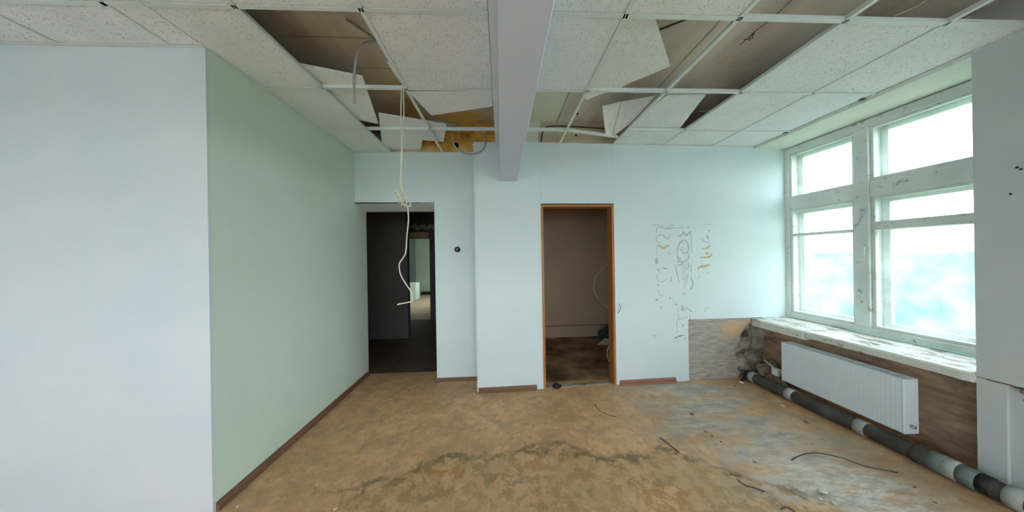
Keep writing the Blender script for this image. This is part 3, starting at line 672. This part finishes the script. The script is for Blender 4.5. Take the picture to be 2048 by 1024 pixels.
smear(Z([(374, 640), (390, 648)]), 0.014); smear(Z([(424, 650), (428, 690)]), 0.026); smear(Z([(440, 660), (470, 680), (494, 696)]), 0.008)
smear(Z([(392, 660), (396, 700), (404, 735), (388, 770), (390, 810), (402, 842)]), 0.005)
smear(Z([(404, 745), (430, 740), (460, 728)]), 0.006); smear(Z([(434, 780), (428, 796)]), 0.006, 'glue_d')
smear(Z([(374, 876), (390, 868), (415, 858), (442, 855)]), (0.020, 0.009), 'glue_d'); smear(Z([(390, 885), (408, 908)]), 0.004)
smear(Z([(442, 876), (450, 880)]), 0.009, 'glue_d')
smear(Z([(230, 862), (240, 850)]), 0.009); smear(Z([(236, 868), (244, 866)]), 0.006)
smear(Z([(556, 185), (575, 212), (612, 220)]), 0.007); smear(Z([(596, 168), (602, 200)]), 0.018); smear(Z([(600, 134), (612, 146)]), 0.011, 'glue_d')
smear(Z([(560, 262), (590, 262), (612, 242)]), (0.008, 0.020), 'glue_y'); smear(Z([(585, 290), (605, 300)]), 0.016, 'glue_y')
smear(Z([(544, 325), (580, 322), (615, 318), (630, 295)]), (0.012, 0.020), 'glue_y')
smear(Z([(530, 405), (545, 390), (580, 383), (612, 374)]), (0.018, 0.026), 'glue_y')
smear(Z([(556, 345), (566, 340)]), 0.005); smear(Z([(528, 470), (540, 455), (550, 452)]), 0.004); smear(Z([(580, 695), (590, 672), (618, 666)]), 0.005)
smear(Z([(598, 425), (604, 432)]), 0.009); smear(Z([(528, 604), (530, 616)]), 0.004)
smear(Z([(476, 712), (478, 735), (477, 757)]), 0.004, 'glue_d')
o = tubeo('wire_stub', [onw(1236, 607, 0.004), onw(1241, 612, 0.02), onw(1240, 620, 0.02), onw(1236, 626, 0.004)], 0.003, MT['wire'], None, 6); tag(o, 'short dark wire stub bowed out of the wall right of the door frame', 'wire')

# ------------------------------------------------------------------ radiator
rd = empty('radiator', (2.87, 2.10, 0.143))
y0, y1, zb, zt = -0.40, 0.40, 0.0, 0.395
bm = bmesh.new(); n = 66; rows = []
for i in range(n+1):
    y = y0+0.012+(y1-y0-0.024)*i/n; dx = 0.0 if i in (0, n) else (0.0004 if i % 2 else 0.0)
    rows.append([bm.verts.new((dx, y, zb+0.004)), bm.verts.new((dx, y, zt-0.004)), bm.verts.new((0.02, y, zt-0.004)), bm.verts.new((0.02, y, zb+0.004))])
for i in range(n):
    for k in range(4): bm.faces.new((rows[i][k], rows[i+1][k], rows[i+1][(k+1) % 4], rows[i][(k+1) % 4]))
bm.faces.new(rows[0]); bm.faces.new(rows[-1]); bmobj('front_panel', bm, MT['rad'], rd)
boxo('rear_panel', (0.088, 0.108, y0+0.012, y1-0.012, zb+0.01, zt-0.01), MT['rad'], rd)
for ya in (y0, y1-0.012): boxo('side_cover', (0.0, 0.112, ya, ya+0.012, zb, zt), MT['rad'], rd, 0.003)
bm = bmesh.new(); box(bm, 0.002, 0.012, y0+0.012, y1-0.012, zt-0.006, zt+0.001); box(bm, 0.100, 0.110, y0+0.012, y1-0.012, zt-0.006, zt+0.001)
for i in range(40): y = y0+0.02+(y1-y0-0.04)*i/39; box(bm, 0.012, 0.100, y-0.0025, y+0.0025, zt-0.006, zt-0.001)
bmobj('top_grille', bm, MT['rad'], rd)
bm = bmesh.new()
for i in range(36): y = y0+0.03+(y1-y0-0.06)*i/35; box(bm, 0.02, 0.088, y-0.001, y+0.001, zb+0.03, zt-0.04)
bmobj('fins', bm, MT['steel'], rd)
for ya in (-0.28, 0.28): boxo('bracket', (0.108, 0.27, ya-0.012, ya+0.012, 0.06, 0.34), MT['steel'], rd)
bm = bmesh.new(); tube(bm, [(0.05, y0-0.02, 0.06), (0.05, y0, 0.06)], 0.012, 10); bmobj('valve_stub', bm, MT['steel'], rd, True)
tag(rd, 'white panel radiator hanging in the bare brown niche below the window', 'radiator')

# ------------------------------------------------------------------ floor pipe
def pp(y, z=0.066): return Vector((2.865-0.065*((y-1.2)/1.64), y, z))
pr = empty('drain_pipe', (2.80, 2.0, 0)); pl = pr.location
def seg(name, ya, yb, r, mat, s=20):
    bm = bmesh.new(); n = max(2, int(abs(yb-ya)/0.05))
    tube(bm, [pp(ya+(yb-ya)*i/n, 0.064)-pl for i in range(n+1)], r, s); return bmobj(name, bm, MT[mat], pr, True)
R = 0.052
seg('pipe_body', -2.9, 2.80, R, 'pipe')
seg('coupling', 2.70, 2.755, R+0.004, 'band'); seg('coupling', 2.34, 2.40, R+0.005, 'band'); seg('coupling', 1.86, 1.92, R+0.005, 'band')
seg('socket', 1.575, 1.64, R+0.009, 'pipe'); seg('socket', 1.515, 1.575, R+0.010, 'green')
seg('coupling', 1.468, 1.515, R+0.0105, 'band'); seg('socket', 1.405, 1.468, R+0.0095, 'green'); seg('rubber_ring', 1.365, 1.405, R+0.005, 'black')
seg('coupling', 1.265, 1.322, R+0.0095, 'band')
tag(pr, 'grimy dark drain pipe with pale couplings along the floor under the window', 'pipe')
# smaller pipe bit at its far end and rubble in the corner
o = tubeo('pipe_offcut', [(2.70, 2.755, 0.02), (2.775, 2.80, 0.03)], 0.016, MT['black'], None, 10, 0); tag(o, 'short black pipe offcut at the wall end of the drain pipe', 'pipe')
def chunk(name, c, s, mat, label, cat, group=None, seed=1, sub=2, amp=0.6):
    bm = bmesh.new(); lump(bm, (0, 0, 0), s, seed, sub, amp); o = bmobj(name, bm, MT[mat]); o.location = c; tag(o, label, cat, group); return o
chunk('rubble_heap', (3.0, 2.70, 0.06), (0.10, 0.14, 0.13), 'crumb_d', 'heap of brown rubble in the broken corner behind the drain pipe', 'rubble', None, 5, 3, 0.9)
ob = empty('broken_fitting', (2.95, 2.60, 0.19))
boxo('housing', (-0.05, 0.0, -0.04, 0.03, -0.045, 0.03), MT['crumb'], ob, 0.006)
boxo('cover', (-0.056, -0.05, -0.036, 0.012, -0.04, 0.02), MT['rad'], ob, 0.002)
tubeo('lead', [(-0.03, 0.02, 0.03), (-0.05, 0.06, 0.06), (-0.04, 0.11, 0.075)], 0.007, MT['crumb'], ob, 6)
tubeo('arm', [(-0.02, -0.03, 0.01), (-0.04, -0.06, 0.03), (-0.02, -0.10, 0.0)], 0.010, MT['crumb'], ob, 6)
tag(ob, 'small broken white fitting on the rubble behind the drain pipe', 'fitting')
chunk('mortar_lump', on(1, 2.93, 1488, 668), (0.045, 0.03, 0.035), 'wire', 'dark hollow lump of mortar at the top of the broken corner', 'rubble', None, 8, 2, 0.8)
chunk('mortar_lump', on(1, 2.86, 1492, 706), (0.035, 0.025, 0.03), 'crumb_d', 'grey brown lump of mortar halfway up the broken corner', 'rubble', None, 12, 2, 0.6)

# ------------------------------------------------------------------ things on the floor
def fpt(u, v, z=0.0): return on(2, z, u, v)
o = tubeo('stick', [fpt(1320, 875, .006), fpt(1336, 887, .008), fpt(1358, 905, .006)], 0.0042, MT['wire'], None, 6); tag(o, 'thin dark stick lying diagonally mid floor in front of the door', 'stick')
o = tubeo('wire', [fpt(1583, 920, .003), fpt(1605, 909, .004), fpt(1635, 906, .02), fpt(1680, 915, .02), fpt(1730, 932, .008), fpt(1795, 945, .003)], 0.0032, MT['wire'], None, 6); tag(o, 'long thin bowed wire on the dusty floor before the radiator', 'wire')
o = tubeo('wire', [fpt(1474, 958, .003), fpt(1490, 970, .005), fpt(1510, 976, .005), fpt(1530, 983, .003)], 0.0028, MT['wire'], None, 6); tag(o, 'short dark curved wire on the floor at the edge of the water stain', 'wire')
o = tubeo('wire', [fpt(1460, 946, .003), fpt(1470, 951, .003), fpt(1479, 951, .003)], 0.0022, MT['wire'], None, 6); tag(o, 'tiny dark wire scrap just behind the short curved wire', 'wire')
o = tubeo('wire', [fpt(1562, 1018, .003), fpt(1575, 1014, .004), fpt(1590, 1024, .003)], 0.0024, MT['wire'], None, 6); tag(o, 'dark wire loop cut by the bottom edge below the bowed wire', 'wire')
o = tubeo('wire', [fpt(1190, 810, .003), fpt(1200, 822, .003), fpt(1218, 830, .003), fpt(1232, 833, .003)], 0.002, MT['wire'], None, 6); tag(o, 'faint thin curved wire on the floor in front of the inner door', 'wire')
b = empty('dark_clod', fpt(1114, 776, 0.0)); bm = bmesh.new(); lump(bm, (0, 0, 0.022), (0.044, 0.028, 0.028), 2, 2, 0.7); lump(bm, (-0.012, 0, 0.045), (0.022, 0.018, 0.020), 7, 2, 0.6); bmobj('clod', bm, MT['black'], b); tag(b, 'dark brown clod on the threshold of the inner door', 'clod')
chips = [(1612, 845, 'crumb_d', .028, 'flat brown clod on the floor before the middle of the radiator'),
 (1384, 829, 'wire', .018, 'dark sliver on the grey floor patch behind the diagonal stick'), (1398, 851, 'crumb', .012, 'pale chip, larger of the pair beyond the diagonal stick'),
 (1380, 852, 'crumb', .014, 'pale chip, smaller-looking one of the pair beyond the diagonal stick'), (1411, 864, 'wire', .010, 'first of three dark bits in a row right of the diagonal stick'),
 (1424, 872, 'wire', .010, 'middle of three dark bits in a row right of the diagonal stick'), (1442, 884, 'wire', .011, 'last of three dark bits in a row right of the diagonal stick'),
 (1352, 908, 'crumb_d', .014, 'brown crumb touching the near end of the diagonal stick'), (1564, 812, 'crumb', .024, 'large white flake lying against the drain pipe near its second coupling'),
 (1545, 808, 'crumb', .012, 'small white flake beside the large flake at the drain pipe'), (1530, 786, 'crumb_d', .012, 'brown chip near the drain pipe between its first two couplings'),
 (1484, 766, 'crumb', .026, 'broad white plaster flake before the broken wall corner'), (1470, 772, 'crumb_d', .018, 'brown flake before the broken wall corner'),
 (1410, 766, 'crumb', .010, 'pale chip at the foot of the bare plaster patch'), (1337, 772, 'crumb', .012, 'pale chip before the loose red brown skirting, near its window end'),
 (1266, 776, 'crumb', .010, 'pale chip before the loose red brown skirting, near the door'), (948, 788, 'crumb', .014, 'white scrap at the inside corner beside the short brown skirting'),
 (947, 777, 'cement', .020, 'grey scrap standing behind the white scrap at the inside corner'), (728, 766, 'crumb', .012, 'white crumb at the foot of the mint wall near the dark opening'),
 (748, 776, 'crumb', .010, 'white crumb a step out from the mint wall near the dark opening'), (475, 1014, 'crumb', .013, 'white chip beside the left skirting at the bottom edge'),
 (671, 1019, 'crumb', .014, 'white sliver at the bottom edge left of the water stain'), (697, 837, 'crumb', .006, 'tiny white speck on the floor beside the mint wall'),
 (769, 812, 'crumb', .005, 'tiny white speck on bare floor in front of the dark opening'), (1128, 779, 'crumb', .010, 'pale crumb beside the dark clod at the inner door'),
 (1420, 900, 'crumb', .008, 'tiny pale crumb between the stick and the bowed wire'), (1510, 925, 'crumb_d', .014, 'brown chip left of the long bowed wire'),
 (1645, 985, 'crumb', .024, 'topmost of three white chips in the chalky patch below the bowed wire'), (1640, 998, 'crumb', .018, 'middle one of three white chips below the bowed wire'),
 (1668, 1008, 'crumb', .022, 'lowest of three white chips below the bowed wire'), (1830, 975, 'crumb_d', .012, 'brown chip near the green pipe socket'),
 (1870, 1006, 'crumb_d', .012, 'brown chip at the bottom edge near the last pipe coupling'), (1560, 868, 'crumb_d', .010, 'small brown chip between the bowed wire and the flat brown clod'),
 (1460, 774, 'crumb', .008, 'tiny pale crumb left of the broad flake by the broken corner')]
random.seed(3)
for i, (u, v, mt, s, lb) in enumerate(chips):
    bm = bmesh.new(); lump(bm, (0, 0, 0), (s*random.uniform(.8, 1.2), s*random.uniform(.5, .9), s*0.3), i, 1, 0.8)
    mnz = min(q.co.z for q in bm.verts); o = bmobj('plaster_chip', bm, MT[mt]); p = fpt(u, v); o.location = (p.x, p.y, -mnz-0.0005); o.rotation_euler.z = random.uniform(0, 3)
    tag(o, lb, 'plaster chip', 'plaster chips on the floor')
bm = bmesh.new()
for i in range(420):
    if i < 520: x = random.uniform(0.6, 2.75); y = random.uniform(0.9, 2.75)
    else: x = random.uniform(-1.6, 1.0); y = random.uniform(1.0, 2.8)
    if noise.noise(Vector((x*2.2, y*2.2, 0))) < -0.05: continue
    s = random.uniform(0.0014, 0.0040); r = bmesh.ops.create_icosphere(bm, subdivisions=1, radius=s, matrix=Matrix.Translation((x, y, s*0.4)) @ Matrix.Diagonal((1.6, 1, 0.5, 1)))
o = bmobj('grit', bm, MT['gritm']); o['kind'] = 'stuff'; tag(o, 'fine pale grit scattered over the worn floor', 'grit')

# ------------------------------------------------------------------ room behind the inner door
def stt(name, d, m): return struct(boxo(name, d, MT[m]))
stt('wall_inner', (0.0, 3.2, 4.50, 4.62, 0, TOP), 'brownwall')
stt('wall_inner', (0.0, 0.12, 2.92, 4.50, 0, TOP), 'brownwall'); stt('wall_inner', (3.1, 3.2, 3.06, 4.50, 0, TOP), 'brownwall')
stt('ceiling', (-4.2, 3.2, 3.3, 4.62, 2.6, TOP+0.2), 'brownwall')
struct(boxo('trim_1', (0.12, 3.1, 4.475, 4.50, 0.03, 0.205), MT['brownwall']))
struct(boxo('trim_2', (0.12, 3.1, 4.468, 4.50, 0.206, 0.214), MT['skirt']))
o = tubeo('cable', [on(1, 4.465, 1232, 525), on(1, 4.465, 1212, 532), on(1, 4.465, 1196, 548), on(1, 4.465, 1188, 568), on(1, 4.465, 1190, 585), on(1, 4.465, 1203, 603), on(1, 4.465, 1218, 618), on(1, 4.465, 1235, 640)], 0.013, MT['cord'], None, 8); tag(o, 'grey cable bowed against the wall inside the inner room', 'cable')
o = tubeo('cable', [on(1, 3.02, 1226, 685), on(1, 3.02, 1218, 692), on(1, 3.02, 1214, 706), on(1, 3.02, 1216, 718), on(1, 3.02, 1222, 728)], 0.005, MT['conduit'], None, 8); tag(o, 'small pale cable loop low down beside the inner door jamb', 'cable')
bg_ = empty('refuse_bag', (1.78, 4.22, 0)); bm = bmesh.new(); lump(bm, (0, 0, 0.11), (0.16, 0.14, 0.12), 6, 3, 0.5); bmobj('bag', bm, MT['darkgreen'], bg_, True)
bm = bmesh.new(); prism(bm, [(-0.26, -0.17, 0.005), (0.12, -0.19, 0.005), (0.10, -0.17, 0.09), (-0.12, -0.15, 0.10)], (0, 0.01, 0)); bmobj('board_scrap', bm, MT['brownwall'], bg_)
tag(bg_, 'dark bundle of refuse with a pale scrap in the inner room corner', 'refuse')

# ------------------------------------------------------------------ corridor beyond the left opening
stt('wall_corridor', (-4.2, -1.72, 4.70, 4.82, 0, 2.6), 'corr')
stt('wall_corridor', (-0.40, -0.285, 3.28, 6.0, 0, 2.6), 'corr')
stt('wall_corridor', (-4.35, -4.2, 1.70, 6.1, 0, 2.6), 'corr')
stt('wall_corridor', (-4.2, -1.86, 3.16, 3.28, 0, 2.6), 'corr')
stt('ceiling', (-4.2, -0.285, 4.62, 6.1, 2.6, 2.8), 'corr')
dd = struct(empty('door_2'))
boxo('end_wall', (-4.2, -2.75, 6.0, 6.12, 0, 2.6), MT['corr'], dd); boxo('end_wall', (-1.68, -0.285, 6.0, 6.12, 0, 2.6), MT['corr'], dd)
boxo('end_wall', (-2.75, -1.68, 6.0, 6.12, 1.91, 2.6), MT['corr'], dd); boxo('lintel_board', (-2.75, -1.70, 5.985, 6.0, 1.91, 2.06), MT['brownwall'], dd)
bm = bmesh.new()
for k in range(9): lump(bm, (-2.05+0.065*k, 5.93, 2.17+0.04*math.sin(k*2.1)), (0.06, 0.05, 0.045), k, 2, 0.8)
o = bmobj('torn_insulation', bm, MT['conduit']); tag(o, 'ragged torn insulation hanging over the far corridor doorway', 'insulation')
# room at the end of the corridor, daylit by a window of its own
stt('wall_end_room', (-5.2, -1.4, 10.2, 10.3, 0, 2.7), 'far'); stt('wall_end_room', (-5.3, -5.2, 6.0, 10.3, 0, 2.7), 'far')
stt('wall_end_room', (-1.50, -1.4, 6.12, 10.2, 0, 0.7), 'far'); stt('wall_end_room', (-1.50, -1.4, 6.12, 10.2, 2.0, 2.7), 'far')
stt('wall_end_room', (-1.50, -1.4, 6.12, 7.6, 0.7, 2.0), 'far'); stt('wall_end_room', (-1.50, -1.4, 9.2, 10.2, 0.7, 2.0), 'far')
stt('ceiling', (-5.3, -1.4, 6.0, 10.3, 2.7, 2.8), 'far')
stt('wall_end_room', (-5.2, -3.18, 9.4, 9.5, 0, 2.7), 'darkgreen')
cb = empty('metal_cabinet', (-3.10, 9.0, 0.03)); boxo('body', (-0.28, 0.16, -0.2, 0.2, -0.03, 0.56), MT['far'], cb, 0.01)
for z in (0.26, 0.41): boxo('vent', (-0.16, -0.02, -0.206, -0.2, z, z+0.08), MT['darkgreen'], cb)
boxo('door_edge', (0.10, 0.155, -0.212, -0.2, 0.0, 0.53), MT['conduit'], cb); tag(cb, 'pale green metal cabinet in the bright far room', 'cabinet')
stt('trim_3', (-3.17, -1.5, 10.1, 10.2, 0, 0.12), 'black')

# ------------------------------------------------------------------ outdoors
struct(boxo('ground', (3.62, 40, -30, 40, -0.7, -0.6), MT['grass'])); struct(boxo('ground', (-40, 3.62, -30, -3.2, -0.7, -0.6), MT['facade']))
fe = empty('metal_fence', (8.2, 2.0, -0.6))
bm = bmesh.new(); k = 0
for i in range(60):
    y = -6.0+i*0.3
    boxo('fence_sheet', (0.0, 0.03, y, y+0.285, 0.0, 2.02), MT['fence'] if y < 7.2 else MT['fence2'], fe)
for i in range(7): boxo('fence_post', (0.03, 0.1, -6+i*2.9, -5.93+i*2.9, 0.0, 2.0), MT['fence'], fe)
boxo('rail', (-0.03, 0.0, -6, 12, 0.5, 0.55), MT['fence'], fe); boxo('rail', (-0.03, 0.0, -6, 12, 1.6, 1.65), MT['fence'], fe)
tag(fe, 'pale blue sheet metal fence outside behind the window', 'fence')
